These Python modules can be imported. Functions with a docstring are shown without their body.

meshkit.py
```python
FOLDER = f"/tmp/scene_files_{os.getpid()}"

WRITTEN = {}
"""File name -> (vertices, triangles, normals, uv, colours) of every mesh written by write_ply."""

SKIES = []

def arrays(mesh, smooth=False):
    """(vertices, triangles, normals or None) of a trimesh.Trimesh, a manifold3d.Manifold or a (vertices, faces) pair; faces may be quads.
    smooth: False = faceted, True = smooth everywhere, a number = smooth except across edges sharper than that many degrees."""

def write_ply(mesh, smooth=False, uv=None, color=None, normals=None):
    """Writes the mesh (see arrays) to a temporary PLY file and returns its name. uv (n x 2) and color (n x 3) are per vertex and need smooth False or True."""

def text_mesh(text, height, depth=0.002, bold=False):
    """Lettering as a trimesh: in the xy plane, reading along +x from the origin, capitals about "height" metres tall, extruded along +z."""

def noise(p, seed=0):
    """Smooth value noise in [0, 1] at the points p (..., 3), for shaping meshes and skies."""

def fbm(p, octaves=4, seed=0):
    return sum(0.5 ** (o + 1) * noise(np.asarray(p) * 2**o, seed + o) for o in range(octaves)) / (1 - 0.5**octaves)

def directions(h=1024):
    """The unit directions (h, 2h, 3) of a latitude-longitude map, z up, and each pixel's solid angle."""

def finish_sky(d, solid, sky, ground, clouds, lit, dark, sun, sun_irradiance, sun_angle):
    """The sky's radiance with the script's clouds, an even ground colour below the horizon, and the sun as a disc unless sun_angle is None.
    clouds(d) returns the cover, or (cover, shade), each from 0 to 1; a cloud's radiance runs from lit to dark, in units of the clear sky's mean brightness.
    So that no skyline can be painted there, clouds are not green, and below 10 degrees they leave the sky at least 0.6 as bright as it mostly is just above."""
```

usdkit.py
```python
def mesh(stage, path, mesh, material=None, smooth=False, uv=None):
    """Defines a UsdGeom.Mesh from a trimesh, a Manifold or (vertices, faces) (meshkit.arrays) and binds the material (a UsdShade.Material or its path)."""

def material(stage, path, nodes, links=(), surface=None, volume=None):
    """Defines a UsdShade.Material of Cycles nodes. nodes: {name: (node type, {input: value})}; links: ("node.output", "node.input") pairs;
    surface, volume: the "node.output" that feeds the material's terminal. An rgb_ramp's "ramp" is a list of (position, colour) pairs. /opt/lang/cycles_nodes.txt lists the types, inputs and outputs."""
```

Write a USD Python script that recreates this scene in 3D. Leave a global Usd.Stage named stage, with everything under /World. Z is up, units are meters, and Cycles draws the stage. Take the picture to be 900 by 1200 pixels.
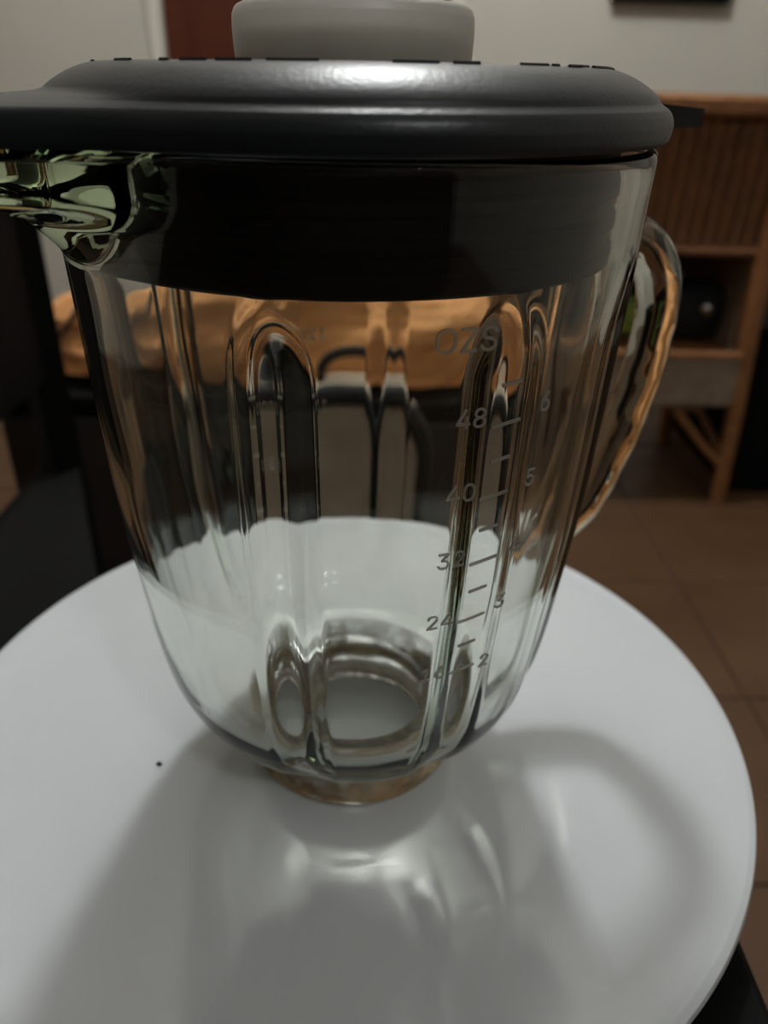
import math, random
import numpy as np, trimesh, usdkit, meshkit
from pxr import Usd, UsdGeom, UsdLux, UsdShade, Gf, Sdf
from scipy.interpolate import PchipInterpolator
import manifold3d as m3

stage = Usd.Stage.CreateInMemory()
UsdGeom.SetStageUpAxis(stage, 'Z'); UsdGeom.SetStageMetersPerUnit(stage, 1.0)
UsdGeom.Xform.Define(stage, '/World'); UsdGeom.Scope.Define(stage, '/World/Looks')
rng = random.Random(7)
PI = math.pi
ZT = 0.64                                   # height of the plate's top above the floor; the jar stands at x = y = 0

# ---------------------------------------------------------------- camera, light, exposure
pitch, yaw, roll = map(math.radians, (29.21, 0.94, 1.518))
fwd = np.array([math.sin(yaw)*math.cos(pitch), math.cos(yaw)*math.cos(pitch), -math.sin(pitch)])
rt0 = np.array([math.cos(yaw), -math.sin(yaw), 0.0]); up0 = np.cross(rt0, fwd)
rt = math.cos(roll)*rt0 + math.sin(roll)*up0; up = -math.sin(roll)*rt0 + math.cos(roll)*up0
eye = np.array([0.0062, -0.208, 0.2065 + ZT])
cam = UsdGeom.Camera.Define(stage, '/World/camera')
cam.AddTransformOp().Set(Gf.Matrix4d(*rt, 0, *up, 0, *(-fwd), 0, *eye, 1))
cam.CreateFocalLengthAttr(5.4); cam.CreateHorizontalApertureAttr(5.4); cam.CreateVerticalApertureAttr(7.2)
cam.CreateFStopAttr(2.4); cam.CreateFocusDistanceAttr(0.165)
cam.CreateClippingRangeAttr((0.02, 100.0))
cam.CreateExposureAttr(0.15)

def sphere_light(path, loc, radius, intensity, color):
    l = UsdLux.SphereLight.Define(stage, path)
    l.CreateRadiusAttr(radius); l.CreateIntensityAttr(intensity); l.CreateColorAttr(Gf.Vec3f(*color))
    UsdGeom.Xformable(l).AddTranslateOp().Set(Gf.Vec3d(*loc))
    return l
LAMP = (0.05, 1.22, 2.34)                  # ceiling lamp behind the jar
LAMP2 = (0.75, -1.35, 2.34)                 # ceiling lamp behind the camera
sphere_light('/World/key_light', LAMP, 0.085, 160.0, (0.955, 0.985, 1.0))
sphere_light('/World/fill_light', LAMP2, 0.11, 26.0, (0.96, 0.985, 1.0))

# ---------------------------------------------------------------- helpers
used = {}
def numbered(path):
    n = used.get(path, 0); used[path] = n + 1
    return path if n == 0 else f'{path}_{n:03d}'
def keys(prim, label=None, cat=None, group=None, kind=None):
    for k, v in (('label', label), ('category', cat), ('group', group), ('kind', kind)):
        if v: prim.SetCustomDataByKey(k, v)
    return prim
def path_of(p): return str(p.GetPath()) if p is not None else '/World'
def obj(name, mesh, mat, parent=None, smooth=30, **kw):
    p = numbered(path_of(parent) + '/' + name)
    g = usdkit.mesh(stage, p, mesh, mat, smooth=smooth)
    return keys(g.GetPrim(), **kw)
def thing(name, label=None, cat=None, loc=(0, 0, 0), rotz=0, group=None, kind=None):
    x = UsdGeom.Xform.Define(stage, numbered('/World/' + name))
    if any(loc): x.AddTranslateOp().Set(Gf.Vec3d(*map(float, loc)))
    if rotz: x.AddRotateZOp().Set(float(rotz))
    return keys(x.GetPrim(), label, cat, group, kind)

def box(x0, x1, y0, y1, z0, z1, b=0.0):
    if b <= 0:
        m = trimesh.creation.box([x1-x0, y1-y0, z1-z0]); m.apply_translation([(x0+x1)/2, (y0+y1)/2, (z0+z1)/2]); return m
    pts = []
    for ax in range(3):
        for sx in (0, 1):
            for sy in (0, 1):
                for sz in (0, 1):
                    p = [x1-b if sx else x0+b, y1-b if sy else y0+b, z1-b if sz else z0+b]
                    p[ax] = ((x0, x1), (y0, y1), (z0, z1))[ax][(sx, sy, sz)[ax]]
                    pts.append(p)
    return trimesh.Trimesh(*_hull(pts))
def _hull(pts):
    h = trimesh.convex.convex_hull(np.array(pts)); return h.vertices, h.faces
def lathe(profile, n=128, closed=False):
    """profile: (r, z) pairs; counter-clockwise seen with r to the right and z up gives outward faces."""
    P = np.array(profile, float); k = len(P); a = np.arange(n)*2*PI/n
    V = np.stack([P[:, None, 0]*np.cos(a), P[:, None, 0]*np.sin(a), np.repeat(P[:, 1:2], n, 1)], -1).reshape(-1, 3)
    return grid_mesh(V, k, n, closed)
def grid_mesh(V, k, n, closed_k=False, closed_n=True):
    i = np.arange(k if closed_k else k-1); j = np.arange(n if closed_n else n-1)
    i, j = np.meshgrid(i, j, indexing='ij'); i2 = (i+1) % k; j2 = (j+1) % n
    q = np.stack([i*n+j, i*n+j2, i2*n+j2, i2*n+j], -1).reshape(-1, 4)
    f = np.vstack([q[:, [0, 1, 2]], q[:, [0, 2, 3]]])
    m = trimesh.Trimesh(V, f, process=False); m.merge_vertices()
    m.update_faces(m.nondegenerate_faces()); m.remove_unreferenced_vertices()
    if closed_k or m.is_watertight:
        if m.volume < 0: m.invert()
    return m
def smooth_path(pts, n):
    P = np.array(pts, float); d = np.r_[0, np.cumsum(np.linalg.norm(np.diff(P, axis=0), axis=1))]
    from scipy.interpolate import CubicSpline
    return CubicSpline(d, P)(np.linspace(0, d[-1], n))
def tube(pts, r, sides=10, aspect=(1, 1), up=(0, 0, 1), cap=True):
    """Sweeps an ellipse along a polyline; r a number or one per point; aspect scales along (side, up)."""
    P = np.array(pts, float); T = np.gradient(P, axis=0); T /= np.linalg.norm(T, axis=1, keepdims=True)
    U = np.array(up, float); S = np.cross(T, U)
    bad = np.linalg.norm(S, axis=1) < 1e-4; S[bad] = np.cross(T[bad], [1.0, 0.3, 0])
    S /= np.linalg.norm(S, axis=1, keepdims=True); N = np.cross(S, T)
    a = np.arange(sides)*2*PI/sides; R = np.broadcast_to(r, (len(P),))[:, None, None]
    V = P[:, None] + R*(aspect[0]*np.cos(a)[None, :, None]*S[:, None] + aspect[1]*np.sin(a)[None, :, None]*N[:, None])
    k, n = len(P), sides; V = V.reshape(-1, 3)
    i, j = np.meshgrid(np.arange(k-1), np.arange(n), indexing='ij'); j2 = (j+1) % n
    q = np.stack([i*n+j, i*n+j2, (i+1)*n+j2, (i+1)*n+j], -1).reshape(-1, 4)
    f = [np.vstack([q[:, [0, 1, 2]], q[:, [0, 2, 3]]])]
    if cap:
        c0, c1 = len(V), len(V)+1; V = np.vstack([V, P[0], P[-1]]); jj = np.arange(n)
        f += [np.stack([np.full(n, c0), (jj+1) % n, jj], 1), np.stack([np.full(n, c1), (k-1)*n+jj, (k-1)*n+(jj+1) % n], 1)]
    m = trimesh.Trimesh(V, np.vstack(f), process=False)
    if m.volume < 0: m.invert()
    return m
def cat(*ms): return trimesh.util.concatenate(list(ms))
def man(m): return m3.Manifold(m3.Mesh(np.asarray(m.vertices, np.float32), np.asarray(m.faces, np.uint32)))

# ---------------------------------------------------------------- materials
def look(name, nodes, links=(), surface='p.BSDF', volume=None):
    return usdkit.material(stage, '/World/Looks/' + name, nodes, links, surface, volume)
def plain(name, color, rough=0.5, var=0.0, scale=20.0, bump=0.0, bscale=None, **kw):
    nodes = {'p': ('principled_bsdf', {'base_color': color, 'roughness': rough, **kw})}; links = []
    if var or bump: nodes['g'] = ('texture_coordinate', {})
    if var:
        lo = tuple(c*(1-var) for c in color); hi = tuple(min(1, c*(1+var)) for c in color)
        nodes['n'] = ('noise_texture', {'scale': scale, 'detail': 4.0})
        nodes['r'] = ('rgb_ramp', {'ramp': [(0.3, lo), (0.7, hi)]})
        links += [('g.object', 'n.vector'), ('n.fac', 'r.fac'), ('r.color', 'p.base_color')]
    if bump:
        nodes['bn'] = ('noise_texture', {'scale': bscale or scale*4, 'detail': 3.0})
        nodes['b'] = ('bump', {'strength': bump, 'distance': 0.002})
        links += [('g.object', 'bn.vector'), ('bn.fac', 'b.height'), ('b.normal', 'p.normal')]
    return look(name, nodes, links)
def wood(name, a, b, rough=0.45, stretch=(2, 2, 14)):
    return look(name, {'g': ('texture_coordinate', {}), 'm': ('mapping', {'scale': stretch}), 'n': ('noise_texture', {'scale': 3.0, 'detail': 5.0, 'distortion': 0.6}),
        'r': ('rgb_ramp', {'ramp': [(0.3, a), (0.7, b)]}), 'p': ('principled_bsdf', {'roughness': rough})},
        [('g.object', 'm.vector'), ('m.vector', 'n.vector'), ('n.fac', 'r.fac'), ('r.color', 'p.base_color')])

M = {}
M['wall'] = plain('wall_paint', (0.58, 0.545, 0.475), 0.85, 0.04, 3.0, 0.15, 180)
M['ceiling'] = plain('ceiling_paint', (0.75, 0.73, 0.68), 0.9, 0.03, 3.0)
M['frame'] = plain('door_frame_paint', (0.72, 0.69, 0.60), 0.5, 0.04, 6)
M['door'] = wood('red_brown_wood', (0.070, 0.016, 0.007), (0.10, 0.024, 0.010), 0.4, (14, 14, 1.2))
M['grout'] = plain('floor_grout', (0.085, 0.05, 0.032), 0.9, 0.15, 30)
for i, (c0, c1) in enumerate((((0.085, 0.040, 0.017), (0.125, 0.063, 0.027)), ((0.09, 0.043, 0.018), (0.12, 0.061, 0.027)), ((0.08, 0.039, 0.016), (0.13, 0.067, 0.030)))):
    M[f'tile{i}'] = look(f'terracotta_tile_{"abc"[i]}', {'g': ('geometry', {}), 'n': ('noise_texture', {'scale': 7.0 + 2*i, 'detail': 5.0}), 'r': ('rgb_ramp', {'ramp': [(0.3, c0), (0.7, c1)]}),
        'p': ('principled_bsdf', {'roughness': 0.42})}, [('g.position', 'n.vector'), ('n.fac', 'r.fac'), ('r.color', 'p.base_color')])
M['plate'] = look('white_glaze', {'g': ('texture_coordinate', {}), 'n': ('noise_texture', {'scale': 14.0, 'detail': 3.0}), 'r': ('rgb_ramp', {'ramp': [(0.3, (0.665, 0.695, 0.725)), (0.7, (0.70, 0.73, 0.755))]}),
    'bn': ('noise_texture', {'scale': 9.0, 'detail': 1.0}), 'b': ('bump', {'strength': 0.05, 'distance': 0.002}), 'p': ('principled_bsdf', {'roughness': 0.11, 'specular_ior_level': 0.5})},
    [('g.object', 'n.vector'), ('n.fac', 'r.fac'), ('r.color', 'p.base_color'), ('g.object', 'bn.vector'), ('bn.fac', 'b.height'), ('b.normal', 'p.normal')])
M['black_wood'] = plain('black_lacquered_wood', (0.004, 0.004, 0.004), 0.7, 0.2, 20, specular_ior_level=0.12)
M['dark_wood'] = wood('dark_brown_wood', (0.020, 0.011, 0.006), (0.035, 0.020, 0.011), 0.5, (10, 10, 1.0))
M['grey_pad'] = plain('dark_grey_upholstery', (0.022, 0.021, 0.018), 0.85, 0.2, 60, 0.3, 500)
M['front'] = plain('dark_cabinet_front', (0.028, 0.026, 0.024), 0.5, 0.15, 12)
M['metal'] = plain('brushed_metal', (0.6, 0.6, 0.6), 0.25, metallic=1.0)
M['lid'] = plain('charcoal_plastic', (0.022, 0.026, 0.030), 0.34, 0.12, 30, 0.05, 900)
M['lid_mark'] = plain('dark_worn_plastic', (0.010, 0.011, 0.012), 0.6)
M['rubber'] = plain('black_rubber', (0.004, 0.004, 0.004), 0.6, specular_ior_level=0.35)
M['cap'] = look('smoky_translucent_plastic', {'g': ('texture_coordinate', {}), 'n': ('noise_texture', {'scale': 60.0, 'detail': 4.0}),
    'r': ('rgb_ramp', {'ramp': [(0.3, (0.29, 0.28, 0.25)), (0.7, (0.34, 0.33, 0.295))]}),
    'p': ('principled_bsdf', {'roughness': 0.38, 'subsurface_weight': 0.35, 'subsurface_scale': 0.006, 'subsurface_radius': (1, 0.9, 0.8)})},
    [('g.object', 'n.vector'), ('n.fac', 'r.fac'), ('r.color', 'p.base_color')])
GLASS_COL, GLASS_DENS = (0.46, 0.74, 0.24), 12.0
M['glass'] = look('pale_green_glass', {'p': ('glass_bsdf', {'color': (1, 1, 1), 'roughness': 0.0, 'IOR': 1.5}), 'v': ('absorption_volume', {'color': GLASS_COL, 'density': GLASS_DENS})}, (), 'p.BSDF', 'v.volume')
# the same glass with brown residue on the collar (dirt with a shape of its own: bands round the neck)
M['glass_dirty'] = look('pale_green_glass_with_residue', {
    'p': ('glass_bsdf', {'color': (1, 1, 1), 'roughness': 0.0, 'IOR': 1.5}), 'v': ('absorption_volume', {'color': GLASS_COL, 'density': GLASS_DENS}),
    'd': ('principled_bsdf', {'roughness': 0.6}), 'x': ('mix_closure', {}),
    'g': ('texture_coordinate', {}), 's': ('separate_xyz', {}), 'n': ('noise_texture', {'scale': 160.0, 'detail': 5.0}), 'n2': ('noise_texture', {'scale': 45.0, 'detail': 3.0}),
    'c': ('rgb_ramp', {'ramp': [(0.25, (0.12, 0.06, 0.02)), (0.45, (0.47, 0.30, 0.13)), (0.7, (0.66, 0.52, 0.33))]}),
    'h': ('rgb_ramp', {'ramp': [(0.0, (0.85,)*3), (0.34, (0.8,)*3), (0.40, (0.55,)*3), (0.55, (0.8,)*3), (0.74, (0.65,)*3), (0.86, (0.3,)*3), (0.96, (0.1,)*3), (1.0, (0.0,)*3)]}),
    'mr': ('map_range', {'from_min': 0.0, 'from_max': 0.024, 'clamp': True}), 'k': ('math', {'math_type': 'multiply', 'use_clamp': True}), 'xx': ('math', {'math_type': 'multiply'}), 'rr': ('math', {'math_type': 'multiply_add'}), 'lt': ('math', {'math_type': 'less_than', 'value2': 0.00139}), 'k2': ('math', {'math_type': 'multiply'}),
    'nr': ('map_range', {'from_min': 0.33, 'from_max': 0.62, 'to_min': 0.4, 'to_max': 1.15, 'clamp': True})},
    [('g.object', 's.vector'), ('s.z', 'mr.value'), ('mr.result', 'h.fac'), ('g.object', 'n.vector'), ('g.object', 'n2.vector'), ('n2.fac', 'c.fac'), ('c.color', 'd.base_color'),
     ('n.fac', 'nr.value'), ('h.color', 'k.value1'), ('nr.result', 'k.value2'), ('s.x', 'xx.value1'), ('s.x', 'xx.value2'), ('s.y', 'rr.value1'), ('s.y', 'rr.value2'), ('xx.value', 'rr.value3'), ('rr.value', 'lt.value1'), ('k.value', 'k2.value1'), ('lt.value', 'k2.value2'), ('k2.value', 'x.fac'), ('p.BSDF', 'x.closure1'), ('d.BSDF', 'x.closure2')], 'x.closure', 'v.volume')
M['mark'] = look('frosted_glass_mark', {'p': ('principled_bsdf', {'base_color': (0.66, 0.64, 0.57), 'roughness': 0.28, 'transmission_weight': 0.7})})
M['rattan'] = wood('honey_rattan', (0.22, 0.09, 0.03), (0.36, 0.16, 0.058), 0.5, (9, 9, 9))
M['rattan_dark'] = wood('brown_rattan', (0.20, 0.085, 0.032), (0.30, 0.135, 0.055), 0.5, (9, 9, 9))
M['rattan_grey'] = wood('greyed_rattan', (0.22, 0.16, 0.11), (0.32, 0.25, 0.18), 0.6, (9, 9, 9))
M['orange'] = plain('orange_fabric', (0.84, 0.39, 0.145), 0.85, 0.18, 9, 0.3, 400)
M['black_cloth'] = plain('black_webbing', (0.008, 0.008, 0.009), 0.8, 0.2, 60)
M['taupe'] = plain('taupe_fabric', (0.56, 0.46, 0.35), 0.85, 0.15, 18, 0.3, 500)
M['green_plastic'] = plain('yellow_green_plastic', (0.25, 0.34, 0.05), 0.35, 0.3, 30)
M['picture'] = plain('picture_print', (0.35, 0.32, 0.28), 0.6, 0.4, 6)
M['crumb'] = plain('dark_crumb', (0.012, 0.009, 0.007), 0.8)
M['lamp_white'] = plain('white_enamel', (0.8, 0.8, 0.78), 0.4)

# ---------------------------------------------------------------- the room
RX0, RX1, RY0, RY1, RZ = -2.1, 2.3, -2.7, 2.2, 2.55
fl = thing('floor', 'brown terracotta tiled floor', None, kind='structure')
obj('grout_bed', box(RX0-0.1, RX1+0.1, RY0-0.1, RY1+0.1, -0.06, -0.004), M['grout'], fl, smooth=False)
T = 0.33; ti = 0
nx, ny = int(math.ceil((RX1-RX0)/T)), int(math.ceil((RY1-RY0)/T))
for a in range(nx):
    for b in range(ny):
        x0, y0 = RX0 + 0.07 + a*T, RY0 + 0.12 + b*T
        x1, y1 = min(x0+T-0.005, RX1), min(y0+T-0.005, RY1)
        if x1-x0 < 0.02 or y1-y0 < 0.02: continue
        dz = rng.uniform(-0.0006, 0.0)
        obj('tile', box(x0, x1, y0, y1, -0.012+dz, dz, 0.0022), M[f'tile{rng.randrange(3)}'], fl, smooth=False)
obj('ceiling', box(RX0-0.1, RX1+0.1, RY0-0.1, RY1+0.1, RZ, RZ+0.08), M['ceiling'], smooth=False, kind='structure', label='white ceiling')
DX0, DX1, DZ = -0.578, 0.185, 2.05
wb = [box(RX0-0.1, DX0-0.03, RY1, RY1+0.1, 0, RZ), box(DX1+0.03, RX1+0.1, RY1, RY1+0.1, 0, RZ), box(DX0-0.03, DX1+0.03, RY1, RY1+0.1, DZ+0.03, RZ)]
obj('wall_back', cat(*wb), M['wall'], smooth=False, kind='structure', label='cream painted back wall')
obj('wall_left', box(RX0-0.1, RX0, RY0, RY1, 0, RZ), M['wall'], smooth=False, kind='structure', label='cream painted left wall')
obj('wall_right', box(RX1, RX1+0.1, RY0, RY1, 0, RZ), M['wall'], smooth=False, kind='structure', label='cream painted right wall')
obj('wall_front', box(RX0-0.1, RX1+0.1, RY0-0.1, RY0, 0, RZ), M['wall'], smooth=False, kind='structure', label='cream painted wall behind the camera')
d = thing('door_1', 'reddish brown wooden door in a pale frame', None, kind='structure')
obj('door_leaf', box(DX0+0.004, DX1-0.004, RY1+0.02, RY1+0.06, 0.004, DZ-0.004, 0.003), M['door'], d, smooth=False)
for x0, x1, z0, z1 in ((DX0-0.034, DX0, 0, DZ), (DX1, DX1+0.034, 0, DZ), (DX0-0.034, DX1+0.034, DZ, DZ+0.034)):
    obj('door_frame', box(x0, x1, RY1-0.012, RY1+0.09, z0, z1, 0.003), M['frame'], d, smooth=False)
obj('door_handle', cat(tube([(DX1-0.07, RY1+0.02, 0.78), (DX1-0.07, RY1-0.035, 0.78)], 0.009, 12), tube([(DX1-0.07, RY1-0.035, 0.78), (DX1-0.17, RY1-0.035, 0.78)], 0.008, 12)), M['metal'], d)

# picture whose lower edge shows at the top of the photograph
pic = thing('framed_picture', 'dark framed picture on the back wall above the rattan cabinet', 'picture', (0.755, RY1-0.014, 1.045))
PW, PH, PB = 0.31, 0.40, 0.028
for x0, x1, z0, z1 in ((-PW/2, PW/2, 0, PB), (-PW/2, PW/2, PH-PB, PH), (-PW/2, -PW/2+PB, PB, PH-PB), (PW/2-PB, PW/2, PB, PH-PB)):
    obj('frame_rail', box(x0, x1, -0.014, 0.0135, z0, z1, 0.003), M['black_wood'], pic, smooth=False)
obj('print', box(-PW/2+PB, PW/2-PB, 0.0, 0.008, PB, PH-PB), M['picture'], pic, smooth=False)

# ceiling lamps: the fittings that carry the two lights
for (lx, ly, lz), s in ((LAMP, 'white ceiling lamp fitting above and behind the jar'), (LAMP2, 'white ceiling lamp fitting above and behind the camera')):
    l = thing('ceiling_lamp', s, 'lamp', (lx, ly, RZ))
    obj('ceiling_rose', lathe([(0, -0.022), (0.05, -0.022), (0.06, -0.012), (0.062, 0.0), (0, 0.0)], 40), M['lamp_white'], l)
    obj('stem', lathe([(0, -(RZ-lz)+0.10), (0.022, -(RZ-lz)+0.10), (0.022, -0.02), (0, -0.02)], 24), M['lamp_white'], l)

# ---------------------------------------------------------------- table under the plate
tb = thing('side_table', 'black lacquered table under the white plate', 'table', (0, 0, 0))
TX0, TX1, TY0, TY1, TT = -0.36, 0.119, -0.46, 0.035, ZT-0.014
obj('tabletop', box(TX0, TX1, TY0, TY1, TT-0.026, TT, 0.003), M['black_wood'], tb, smooth=False)
for x in (TX0+0.035, TX1-0.035):
    for y in (TY0+0.035, TY1-0.035):
        obj('leg', box(x-0.02, x+0.02, y-0.02, y+0.02, 0.0, TT-0.026, 0.003), M['black_wood'], tb, smooth=False)
for y in (TY0+0.035, TY1-0.035): obj('apron', box(TX0+0.055, TX1-0.055, y-0.01, y+0.01, TT-0.09, TT-0.026), M['black_wood'], tb, smooth=False)
for x in (TX0+0.035, TX1-0.035): obj('apron', box(x-0.01, x+0.01, TY0+0.055, TY1-0.055, TT-0.09, TT-0.026), M['black_wood'], tb, smooth=False)

# ---------------------------------------------------------------- plate
pk = [(0, 0), (0.07, 0.0), (0.095, 0.0002), (0.115, 0.0008), (0.130, 0.0018), (0.1385, 0.0028), (0.1415, 0.0029), (0.1432, 0.0020), (0.1438, 0.0004), (0.1430, -0.0014),
      (0.140, -0.0026), (0.128, -0.0042), (0.112, -0.0056), (0.096, -0.0066), (0.083, -0.0072), (0.082, -0.0120), (0.0795, -0.0138), (0.077, -0.0120), (0.076, -0.0075), (0.06, -0.0068), (0, -0.0068)]
dd = np.r_[0, np.cumsum(np.linalg.norm(np.diff(np.array(pk), axis=0), axis=1))]
sp = PchipInterpolator(dd, np.array(pk)); ps = sp(np.unique(np.r_[np.linspace(0, dd[-1], 120), dd]))
ps[:, 0] = np.maximum(ps[:, 0], 0)
obj('plate', lathe(ps[::-1], 200), M['plate'], label='large round white glazed plate under the glass blender jar', smooth=40).SetCustomDataByKey('category', 'plate')
pl = stage.GetPrimAtPath('/World/plate'); UsdGeom.Xformable(pl).AddTranslateOp().Set(Gf.Vec3d(-0.0032, 0.0085, ZT))

# ---------------------------------------------------------------- the glass jar (local frame: base at z = 0)
jar = thing('blender_jar', 'clear ribbed glass blender jar with handle, standing on the white plate', 'blender jar', (0, 0, ZT + 0.0001))
HANDLE, SPOUT = math.radians(27.0), math.radians(207.0)
RIBS = [math.radians(a - 90.0) for a in (-12, 28, 64, 113, 170, 206, 242)]    # measured from the side facing the camera
outer = [(0.0350, 0.0), (0.0364, 0.0010), (0.0368, 0.0040), (0.0368, 0.0080), (0.0362, 0.0105), (0.0346, 0.0122), (0.0343, 0.0165), (0.0358, 0.0192), (0.0430, 0.0222), (0.0505, 0.0272),
         (0.0565, 0.0355), (0.0605, 0.0460), (0.0630, 0.0600), (0.0652, 0.0800), (0.0680, 0.1100), (0.0698, 0.1500), (0.0712, 0.1860), (0.0714, 0.1925)]
rim = [(0.0710, 0.1942), (0.0692, 0.1950), (0.0674, 0.1942), (0.0670, 0.1925)]
inner = [(0.0668, 0.1860), (0.0654, 0.1500), (0.0635, 0.1100), (0.0606, 0.0800), (0.0583, 0.0600), (0.0555, 0.0465), (0.0510, 0.0370), (0.0445, 0.0305), (0.0375, 0.0268), (0.0315, 0.0246), (0.0280, 0.0215),
         (0.0272, 0.0170), (0.0272, 0.0020), (0.0284, 0.0000)]
prof = np.array(outer + rim + inner + [outer[0]])
cum = np.r_[0, np.cumsum(np.linalg.norm(np.diff(prof, axis=0), axis=1))]
S = PchipInterpolator(cum, prof)
tt = np.unique(np.r_[np.linspace(0, cum[-1], 330), np.linspace(cum[len(outer)-1], cum[len(outer)+len(rim)], 26)])[:-1]
PR = S(tt); s_rim = cum[len(outer)+1]
wi = np.clip((tt - (s_rim - 0.003)) / 0.006, 0, 1)          # 0 = outer surface, 1 = inner surface
NP = 720; ph = np.arange(NP)*2*PI/NP
Rr, Z = np.repeat(PR[:, :1], NP, 1), np.repeat(PR[:, 1:], NP, 1); W = wi[:, None]; PH_ = np.repeat(ph[None], len(PR), 0)
def wrap(a): return (a + PI) % (2*PI) - PI
def sstep(x): x = np.clip(x, 0, 1); return x*x*(3-2*x)
for ra in RIBS:
    s = wrap(PH_ - ra)*Rr
    for w, h, sign, top, bot in ((0.0086, 0.0021, -1, 0.1560, 0.0), (0.0084, 0.0032, -1, 0.1540, 0.0)):
        zz = np.where(Z > top, (Z-top)*0.5, np.where(Z < bot, (bot-Z)*0.8, 0))
        q = np.clip(np.hypot(s, zz)/w, 0, 1); g = (0.5+0.5*np.cos(PI*q))**0.8
        inside = (w == 0.0084)
        ok = (Z > 0.0265) if inside else (Z > 0.021)
        Rr = Rr + sign*h*g*np.where(inside, W, 1-W)*ok*sstep((Z-(0.0275 if inside else 0.0215))/0.012)
# pouring spout: the wall swells outward near the rim
da = wrap(PH_ - SPOUT); lat = np.exp(-(np.abs(da)/0.36)**2.4)
bul = 0.036*lat*(1-W)*(0.22*sstep((Z-0.1710)/0.012) + 0.78*sstep((Z-0.1806)/0.0055))      # a solid lip
Rr = Rr + bul
# slight waviness of pressed glass, threads inside the collar
Rr = Rr + (Z > 0.03)*0.00018*(meshkit.noise(np.stack([np.cos(PH_)*7, np.sin(PH_)*7, Z*55], -1), 3)-0.5)*np.minimum(1, (Z-0.03)/0.02)
Rr = Rr + W*(PR[:, :1] < 0.0285)*((Z > 0.003) & (Z < 0.0205))*0.0007*np.sin((Z/0.0042)*2*PI + PH_)
V = np.stack([Rr*np.cos(PH_), Rr*np.sin(PH_), Z], -1).reshape(-1, 3)
jar_mesh = grid_mesh(V, len(PR), NP, True)
obj('glass_body', jar_mesh, M['glass_dirty'], jar, smooth=50)
# handle: a bent glass bar that ends against the wall
def outer_r(z): 
    o = np.array(outer); return np.interp(z, o[:, 1], o[:, 0])
hp = smooth_path([(0.060, 0.1650), (0.078, 0.1672), (0.095, 0.1660), (0.1065, 0.159), (0.1125, 0.147), (0.1130, 0.130), (0.1095, 0.109), (0.1030, 0.089), (0.0935, 0.0725), (0.079, 0.0620), (0.058, 0.0555)], 70)
hr = 0.0073 + 0.0018*np.abs(np.linspace(-1, 1, 70))**5
hw = tube(np.stack([hp[:, 0], 0*hp[:, 0], hp[:, 1]], 1), hr, 32, (1.0, 0.95), (0, 1, 0))
hv = hw.vertices.copy(); hv += hw.vertex_normals*(0.0007*(meshkit.noise(hv*160, 5)-0.5))[:, None]; hw.vertices = hv
hw.apply_transform(trimesh.transformations.rotation_matrix(HANDLE, [0, 0, 1]))
zs = np.linspace(0.03, 0.192, 40)
core = man(lathe([(0, 0.03)] + [(outer_r(z)+0.0001, z) for z in zs] + [(0, 0.192)], 360))
obj('handle', man(hw) - core, M['glass'], jar, smooth=50)

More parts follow.
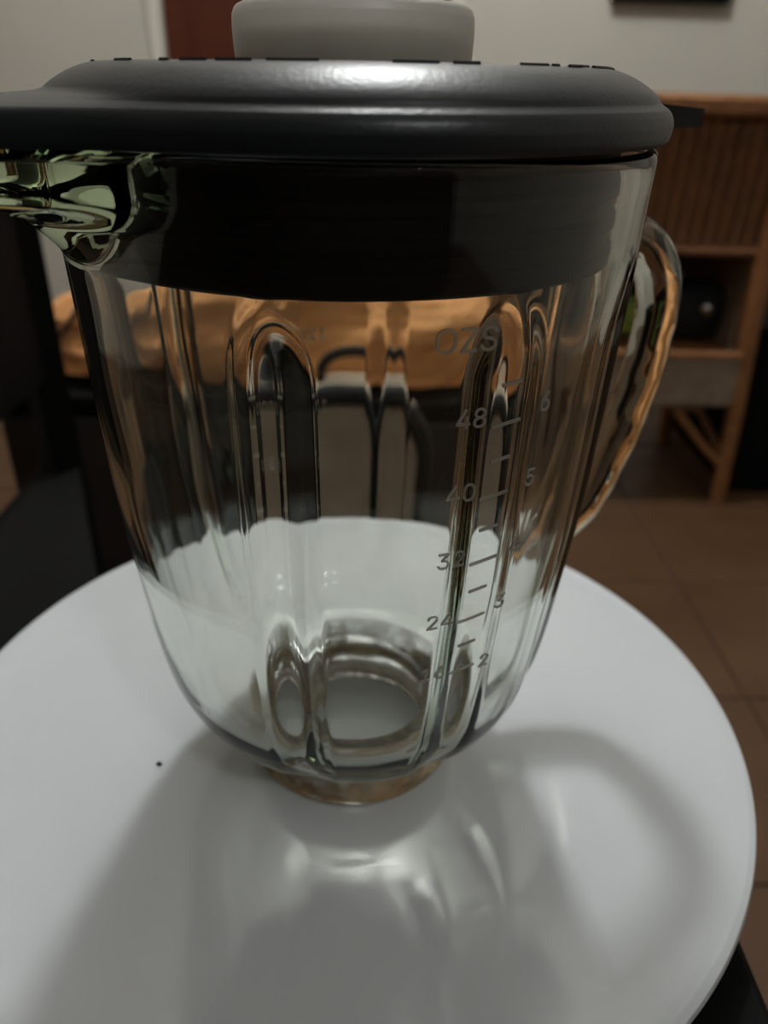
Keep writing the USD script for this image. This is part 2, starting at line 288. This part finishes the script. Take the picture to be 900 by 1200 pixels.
# raised scale marks on the wall
def on_wall(mesh2d, phi, z, lift=0.00012, mirror=False):
    """Bends flat lettering (x right, y up) round the jar at angle phi."""
    v = mesh2d.vertices.copy(); f = mesh2d.faces
    zz = z + v[:, 1]; r = outer_r(zz)
    a = phi - PI/2 + (v[:, 0])/r
    rr = r + lift + v[:, 2]
    return trimesh.Trimesh(np.stack([rr*np.cos(a), rr*np.sin(a), zz], 1), f, process=False)
def text(t, h):
    m = meshkit.text_mesh(t, h, 0.0004); b = m.bounds; m.apply_translation([-(b[0][0]+b[1][0])/2, -(b[0][1]+b[1][1])/2, 0]); return m
def strip(w, h, n=6):
    ms = [box(-w/2+i*w/n, -w/2+(i+1)*w/n, -h/2, h/2, 0, 0.0004) for i in range(n)]; return cat(*ms)
deg = math.radians
for k in range(10):
    z = 0.0779 + 0.0085*k + (0.0003 if k % 2 else 0)
    full = k % 2 == 0
    w = 0.0072 if full else 0.0048
    a = deg(27.4 + 0.22*(k-4))
    m = strip(w, 0.0007); v = m.vertices; v[:, 1] += v[:, 0]*0.10
    obj('scale_line', on_wall(m, a, z, 0.00015), M['mark'], jar, smooth=False)
for t, z, a in (('6', 0.1488, 36.8), ('5', 0.1309, 36.1), ('4', 0.1136, 35.0), ('3', 0.0972, 33.8), ('2', 0.0781, 32.6),
                ('48', 0.1482, 21.4), ('40', 0.1310, 20.9), ('32', 0.1140, 20.3), ('24', 0.0962, 19.6), ('16', 0.0789, 19.4), ('OZS', 0.1646, 19.3)):
    h = 0.0042 if len(t) < 3 else 0.0048
    obj('scale_number' if t != 'OZS' else 'scale_lettering', on_wall(text(t, h), deg(a), z), M['mark'], jar, smooth=False, label=f'raised {t} on the glass')
for k in range(9):
    obj('scale_line', on_wall(strip(0.0065 if k % 2 == 0 else 0.0045, 0.0007), deg(205.5), 0.0600+0.0112*k, 0.00015), M['mark'], jar, smooth=False)
for t, z in (('1200', 0.1272), ('1000', 0.1000), ('800', 0.0776)):
    obj('scale_number', on_wall(text(t, 0.0042), deg(196.5), z), M['mark'], jar, smooth=False, label=f'raised {t} on the far wall of the glass')

# ---------------------------------------------------------------- lid (sits slightly askew: lower on the spout side)
LZ0 = 0.1930                                 # the lid's own origin lies at the jar's rim
def tilt(x):
    x = UsdGeom.Xformable(x); x.AddTranslateOp().Set(Gf.Vec3d(0, 0, ZT + LZ0 + 0.0004)); x.AddRotateYOp().Set(-0.6); return x
def down(m): m.apply_translation([0, 0, -LZ0]); return m
lid = UsdGeom.Xform.Define(stage, numbered('/World/blender_lid')).GetPrim()
keys(lid, 'charcoal plastic lid closing the glass blender jar', 'lid'); tilt(lid)
lk = [(0.0634, 0.1962), (0.0690, 0.1960), (0.0714, 0.1951), (0.0723, 0.1952), (0.0731, 0.1968), (0.0733, 0.1986), (0.0728, 0.2004), (0.0718, 0.2017), (0.0708, 0.2023), (0.0701, 0.2028), (0.0696, 0.2036), (0.0682, 0.2049), (0.0655, 0.2066), (0.0625, 0.2080), (0.0595, 0.2089), (0.0575, 0.2092), (0.055, 0.2091), (0.031, 0.2089),
      (0.0300, 0.2080), (0.0300, 0.1990), (0.0634, 0.1985)]
kk = np.array(lk); dl = np.r_[0, np.cumsum(np.linalg.norm(np.diff(kk, axis=0), axis=1))]
lp = PchipInterpolator(dl, kk)(np.unique(np.r_[np.linspace(0, dl[-1], 160), dl]))
n = 360; a = np.arange(n)*2*PI/n; A = np.repeat(a[None], len(lp), 0)
LR, LZ = np.repeat(lp[:, :1], n, 1), np.repeat(lp[:, 1:], n, 1)
out = sstep((LR-0.0655)/0.005)*sstep((0.2042-LZ)/0.003)
LR = LR + out*0.036*np.exp(-(np.abs(wrap(A-SPOUT))/0.34)**2.4)          # the part that covers the spout
Vl = np.stack([LR*np.cos(A), LR*np.sin(A), LZ], -1).reshape(-1, 3)
obj('cover', down(grid_mesh(Vl, len(lp), n, True)), M['lid'], lid, smooth=40)
sk = [(0.0605, 0.1985), (0.0605, 0.1715), (0.0612, 0.1705), (0.0632, 0.1705), (0.0638, 0.1712), (0.0638, 0.1745), (0.0628, 0.1752), (0.0628, 0.1780), (0.0640, 0.1788), (0.0640, 0.1812), (0.0628, 0.1820), (0.0628, 0.1847), (0.0640, 0.1855), (0.0640, 0.1876), (0.0630, 0.1886), (0.0632, 0.1950), (0.0632, 0.1985)]
obj('sealing_skirt', down(lathe(sk, 240, True)), M['rubber'], lid, smooth=40, label='black ribbed sealing skirt inside the jar')
tabm = []
c, s_ = math.cos(HANDLE), math.sin(HANDLE)
def frame(p): p = np.array(p); return np.stack([p[:, 0]*c - p[:, 1]*s_, p[:, 0]*s_ + p[:, 1]*c, p[:, 2]], 1)
tp = [(0.066, -0.014, 0.1962), (0.066, 0.014, 0.1962), (0.066, -0.014, 0.2034), (0.066, 0.014, 0.2034), (0.1075, -0.0085, 0.1958), (0.1075, 0.0085, 0.1958), (0.1075, -0.0085, 0.2006), (0.1075, 0.0085, 0.2006), (0.1092, -0.0065, 0.1970), (0.1092, 0.0065, 0.1970), (0.1090, -0.0065, 0.1996), (0.1090, 0.0065, 0.1996)]
obj('thumb_tab', down(trimesh.Trimesh(*_hull(frame(tp)))), M['rubber'], lid, smooth=False, label='black thumb tab above the handle')
# worn raised ring segments along the top edge
a0 = -PI
while a0 < PI:
    L = rng.uniform(0.03, 0.16)
    if rng.random() < 0.72:
        aa = np.linspace(a0, a0+L, max(3, int(L/0.02)))
        rr = 0.0586 + rng.uniform(-0.0004, 0.0004)
        obj('edge_mark', tube(np.stack([rr*np.cos(aa), rr*np.sin(aa), 0*aa+0.2091-LZ0], 1), 0.0004, 6), M['lid_mark'], lid)
    a0 += L + rng.uniform(0.01, 0.05)
cap = UsdGeom.Xform.Define(stage, numbered('/World/measuring_cap')).GetPrim()
keys(cap, 'smoky translucent round filler cap in the middle of the lid', 'cap'); tilt(cap)
ck = [(0, 0.2000), (0.0272, 0.2000), (0.0273, 0.2095), (0.0275, 0.2130), (0.0276, 0.2160), (0.0275, 0.2186), (0.0268, 0.2203), (0.0255, 0.2211), (0.0240, 0.2212), (0.0229, 0.2207), (0.0222, 0.2196), (0.0216, 0.2170), (0.019, 0.2162), (0, 0.2160)]
ck_ = np.array(ck); dc = np.r_[0, np.cumsum(np.linalg.norm(np.diff(ck_, axis=0), axis=1))]
obj('cap_body', down(lathe(np.maximum(PchipInterpolator(dc, ck_)(np.unique(np.r_[np.linspace(0, dc[-1], 70), dc])), [0, -1]), 128)), M['cap'], cap, smooth=40)
obj('grip_bar', down(box(-0.016, 0.016, -0.003, 0.003, 0.2160, 0.2195, 0.001)), M['cap'], cap, smooth=False)

# crumb on the plate
cr = trimesh.creation.icosphere(2, 0.0008); cr.vertices *= (1.3, 0.8, 0.7); cr.vertices += (meshkit.noise(cr.vertices*2500, 2)-0.5)[:, None]*0.0004
cr.apply_translation([-0.0656, -0.0196, ZT+0.0005])
obj('crumb', cr, M['crumb'], label='tiny black crumb on the white plate left of the jar').SetCustomDataByKey('category', 'crumb')

# ---------------------------------------------------------------- black chair at left (its back stands at the left edge)
ch = thing('dining_chair', 'black wooden chair beside the table, at the left edge', 'chair', (-0.356, 0.60, 0))
BW = M['black_wood']
def post(x0, x1, y0, y1, z0, z1): return box(x0, x1, y0, y1, z0, z1, 0.004)
obj('leg', post(-0.020, 0.020, -0.020, 0.020, 0, 0.45), BW, ch, smooth=False)
obj('back_post', cat(tube([(0.0, 0, 0.45), (0.0, 0, 0.56), (0.0, 0, 0.69), (0.0, 0, 0.775)], 0.024, 4, (1, 1), (0, 1, 0))), BW, ch, smooth=False)
obj('leg', post(-0.020, 0.020, -0.440, -0.400, 0, 0.45), BW, ch, smooth=False)
obj('back_post', tube([(0.0, -0.42, 0.45), (0.0, -0.42, 0.56), (0.0, -0.42, 0.69), (0.0, -0.42, 0.775)], 0.024, 4, (1, 1), (0, 1, 0)), BW, ch, smooth=False)
obj('leg', post(0.125, 0.160, -0.430, -0.395, 0, 0.43), BW, ch, smooth=False)
obj('backrest', trimesh.Trimesh(*_hull([(x, y, z) for x in (-0.009, 0.009) for y in (-0.41, -0.01) for z in (0.560, 0.77)])), BW, ch, smooth=False)
obj('seat', trimesh.Trimesh(*_hull([(x, y, z) for x, y in ((-0.022, 0.022), (0.012, 0.014), (0.112, -0.225), (0.190, -0.43), (0.180, -0.445), (-0.022, -0.445)) for z in (0.42, 0.450)])), BW, ch, smooth=False)

# ---------------------------------------------------------------- low cabinet with the orange bag, backpack in front of it
cb = thing('low_cabinet', 'low black cabinet behind the jar, under the orange cloth bag', 'cabinet', (-0.165, 0.95, 0))
obj('body', box(-0.335, 0.335, -0.185, 0.20, 0.04, 0.455), M['black_wood'], cb, smooth=False)
obj('cabinet_top', box(-0.35, 0.35, -0.205, 0.21, 0.455, 0.480, 0.003), M['black_wood'], cb, smooth=False)
for x0, x1, hx in ((-0.33, -0.003, -0.04), (0.003, 0.33, 0.04)):
    dr = obj('door', box(x0, x1, -0.200, -0.185, 0.05, 0.445, 0.003), M['front'], cb, smooth=False)
    obj('knob', trimesh.creation.icosphere(2, 0.011).apply_translation([hx, -0.209, 0.26]), M['metal'], dr)
for x in (-0.27, 0.27):
    for y in (-0.15, 0.16): obj('foot', box(x-0.02, x+0.02, y-0.02, y+0.02, 0, 0.04), M['black_wood'], cb, smooth=False)

bag = thing('cloth_bag', 'rumpled orange cloth bag with a black strap lying on the low cabinet', 'bag', (-0.130, 0.875, 0.480))
m = trimesh.creation.icosphere(6, 1.0); v = m.vertices.copy()
sgn = np.sign(v); v = sgn*np.abs(v)**np.array([0.55, 0.8, 0.8])
v *= np.array([0.335, 0.115, 0.160])
fold = meshkit.fbm(np.stack([v[:, 0]*6+v[:, 2]*9, v[:, 1]*11, v[:, 2]*20-v[:, 0]*6], 1), 3, 4)-0.5
v += m.vertex_normals*(fold*0.042)[:, None]
v[:, 2] *= 0.70 + 0.34*sstep((v[:, 0]+0.30)/0.22) + 0.05*np.sin(v[:, 0]*14+0.6); v[:, 2] = np.where(v[:, 2] < 0, v[:, 2]*0.1, v[:, 2]); v[:, 2] -= v[:, 2].min()
bm = trimesh.Trimesh(v, m.faces, process=False)
obj('bag_body', bm, M['orange'], bag, smooth=True)
def on_top(x, y):
    q = (bm.vertices[:, 0]-x)**2 + (bm.vertices[:, 1]-y)**2; return float(bm.vertices[np.argsort(q)[:60]][:, 2].max())
sp_ = [(x, y, on_top(x, y)+0.004) for x, y in ((-0.315, -0.080), (-0.285, -0.078), (-0.25, -0.070), (-0.19, -0.05), (-0.10, -0.02), (0.0, 0.0), (0.10, 0.02))]
obj('strap', tube(smooth_path(sp_, 40), 0.006, 8, (1.3, 0.45)), M['black_cloth'], bag, label='black strap')

bp = thing('backpack', 'taupe backpack with black rounded piping standing in front of the low cabinet', 'backpack', (-0.020, 0.680, 0))
def slab(w, h, r, y0, y1, n=12):
    """Upright rounded-top panel, w wide and h high."""
    pts = [(-w/2, 0.0), (w/2, 0.0)] + [(w/2-r+r*math.cos(t), h-r+r*math.sin(t)) for t in np.linspace(0, PI/2, n)] + [(-w/2+r+r*math.cos(t), h-r+r*math.sin(t)) for t in np.linspace(PI/2, PI, n)]
    P = np.array(pts); ins = 0.012
    c_ = np.array([0, h/2]); Q = P + (c_-P)/np.linalg.norm(c_-P, axis=1, keepdims=True)*ins
    allp = [(x, y0+ins, z) for x, z in P] + [(x, y1-ins, z) for x, z in P] + [(x, y0, z) for x, z in Q] + [(x, y1, z) for x, z in Q]
    return trimesh.Trimesh(*_hull(allp)), P
bdy, outl = slab(0.20, 0.530, 0.085, -0.042, 0.042)
obj('pack_body', bdy, M['taupe'], bp, smooth=35)
arch = [(x, -0.041, z) for x, z in outl[1:]] + [(-0.1, -0.041, 0.0)]
obj('piping', tube(arch, 0.013, 8, (1, 1), (0, 1, 0)), M['black_cloth'], bp, label='black piping round the front panel')
pk2, _ = slab(0.15, 0.22, 0.04, -0.062, -0.038)
obj('front_pocket', pk2, M['taupe'], bp, smooth=35)
obj('carry_loop', tube(smooth_path([(-0.045, 0.02, 0.52), (-0.035, 0.02, 0.552), (0, 0.02, 0.562), (0.035, 0.02, 0.552), (0.045, 0.02, 0.52)], 24), 0.007, 8), M['black_cloth'], bp)
obj('strap', box(-0.095, -0.060, -0.052, -0.044, 0.30, 0.50, 0.003), M['black_cloth'], bp, smooth=False)

# ---------------------------------------------------------------- rattan cabinet at right
rc = thing('rattan_cabinet', 'brown woven rattan cabinet with an open shelf at the right of the photo', 'cabinet', (0.545, 1.385, 0))
RW = 0.235
def stake_panel(parent, x0, x1, z0, z1, y, gap, mat_s, mat_w, pitch=0.0075, wr=0.0030):
    xs = np.arange(x0+gap/2, x1, gap)
    for x in xs: obj('stake', tube([(x, y, z0), (x, y, z1)], 0.0048, 6), mat_s, parent)
    ms = []; tx = np.linspace(x0, x1, len(xs)*4+1)
    for r_, z in enumerate(np.arange(z0+pitch/2, z1, pitch)):
        yy = y + 0.0065*np.sin((tx-x0)/gap*PI + (PI if r_ % 2 else 0)+PI/2*0)
        ms.append(tube(np.stack([tx, yy, np.full_like(tx, z)], 1), wr, 5, (1, 1.15), cap=False))
    obj('weave', cat(*ms), mat_w, parent, smooth=True, kind='stuff')
for sx in (-1, 1):
    obj('leg', tube([(sx*0.272, 0, 0.0), (sx*0.262, 0, 0.20), (sx*0.245, 0, 0.40), (sx*0.238, 0, 0.56), (sx*RW, 0, 0.83)], [0.017, 0.018, 0.021, 0.023, 0.023], 14), M['rattan'], rc)
    obj('leg', tube([(sx*0.262, 0.36, 0.0), (sx*0.24, 0.36, 0.40), (sx*RW, 0.36, 0.83)], [0.017, 0.020, 0.022], 14), M['rattan'], rc)
obj('top_board', box(-0.275, 0.275, -0.03, 0.39, 0.806, 0.842, 0.008), M['rattan'], rc, smooth=35)
stake_panel(rc, -0.215, 0.215, 0.570, 0.806, 0.0, 0.0265, M['rattan'], M['rattan_dark'])
obj('panel_back', box(-0.218, 0.218, 0.012, 0.018, 0.572, 0.804), M['rattan_dark'], rc, smooth=False)
obj('panel_rail', tube([(-RW, 0, 0.568), (RW, 0, 0.568)], 0.010, 10), M['rattan_dark'], rc)
stake_panel(rc, -0.215, 0.215, 0.355, 0.800, 0.352, 0.030, M['rattan_grey'], M['rattan_grey'])
for sx in (-1, 1): obj('side_board', box(sx*0.225-0.006, sx*0.225+0.006, 0.02, 0.35, 0.352, 0.805), M['rattan_grey'], rc, smooth=False)
obj('back_board', box(-0.218, 0.218, 0.362, 0.368, 0.352, 0.800), M['rattan_grey'], rc, smooth=False)
obj('shelf', box(-0.235, 0.235, 0.01, 0.35, 0.332, 0.352, 0.003), M['rattan'], rc, smooth=False)
obj('shelf_front', box(-0.245, 0.245, -0.016, 0.010, 0.242, 0.356, 0.006), M['rattan_grey'], rc, smooth=False, label='broad board under the open shelf')
obj('shelf_edge', tube([(-0.25, -0.01, 0.357), (0.25, -0.01, 0.357)], 0.009, 10), M['rattan'], rc)
for sx in (-1, 1):
    obj('brace', tube([(sx*0.268, 0, 0.085), (sx*0.20, 0, 0.15), (sx*0.12, 0, 0.235)], 0.009, 10), M['rattan'], rc)
    obj('brace', tube([(sx*0.266, 0, 0.10), (sx*0.262, 0.18, 0.16), (sx*0.262, 0.34, 0.10)], 0.008, 10), M['rattan'], rc)

cs = thing('storage_chest', 'low black storage chest to the right of the rattan cabinet', 'chest', (1.13, 1.66, 0))
obj('chest_body', box(-0.27, 0.27, -0.22, 0.22, 0.0, 0.36, 0.004), M['black_wood'], cs, smooth=False)
obj('chest_lid', box(-0.28, 0.28, -0.23, 0.23, 0.36, 0.40, 0.006), M['black_wood'], cs, smooth=False)

# dark wardrobe and bookcase behind the camera, seen as dark reflections in the glass
wr = thing('wardrobe', 'tall dark brown wardrobe against the wall behind the camera', 'wardrobe', (-0.20, RY0+0.32, 0))
obj('carcass', box(-1.75, 1.75, -0.30, 0.27, 0.0, 2.2, 0.004), M['dark_wood'], wr, smooth=False)
for k in range(5):
    x = -1.75 + 0.7*k
    dr = obj('door', box(x+0.004, x+0.696, 0.27, 0.292, 0.06, 2.17, 0.004), M['dark_wood'], wr, smooth=False)
    obj('handle', box(x+0.05, x+0.065, 0.292, 0.315, 0.95, 1.15, 0.003), M['metal'], dr, smooth=False)
tc = thing('tall_cabinet', 'tall dark brown cabinet against the left wall', 'cabinet', (RX0+0.24, -1.25, 0))
obj('carcass', box(-0.23, 0.19, -0.75, 0.75, 0.0, 2.0, 0.004), M['dark_wood'], tc, smooth=False)
for k in range(2): obj('door', box(0.19, 0.212, -0.745+0.75*k, -0.005+0.75*k, 0.05, 1.97, 0.004), M['dark_wood'], tc, smooth=False)

hb = thing('handbag', 'black handbag with a round shiny clasp on the rattan cabinet shelf', 'bag', (0.700, 1.52, 0.3525))
m = trimesh.creation.icosphere(4, 1.0); v = m.vertices.copy(); v = np.sign(v)*np.abs(v)**0.7
v *= np.array([0.085, 0.06, 0.062]); v[:, 0] += (v[:, 2] > 0)*v[:, 2]*0.25; v += m.vertex_normals*((meshkit.fbm(v*28, 3, 8)-0.5)*0.02)[:, None]; v[:, 2] -= v[:, 2].min()
obj('handbag_body', trimesh.Trimesh(v, m.faces, process=False), M['black_cloth'], hb, smooth=True)
obj('clasp', trimesh.creation.icosphere(3, 0.017).apply_translation([0.022, -0.058, 0.082]), M['metal'], hb, smooth=True, label='round silver clasp')
gp = trimesh.creation.icosphere(4, 1.0); v = gp.vertices.copy(); v *= np.array([0.05, 0.045, 0.042]); v += gp.vertex_normals*((meshkit.fbm(v*45, 4, 11)-0.5)*0.045)[:, None]; v[:, 2] -= v[:, 2].min()
obj('plastic_bag', trimesh.Trimesh(v + [0.545, 1.50, 0.3525], gp.faces, process=False), M['green_plastic'], smooth=False, label='crumpled yellow green plastic bag on the rattan cabinet shelf').SetCustomDataByKey('category', 'bag')
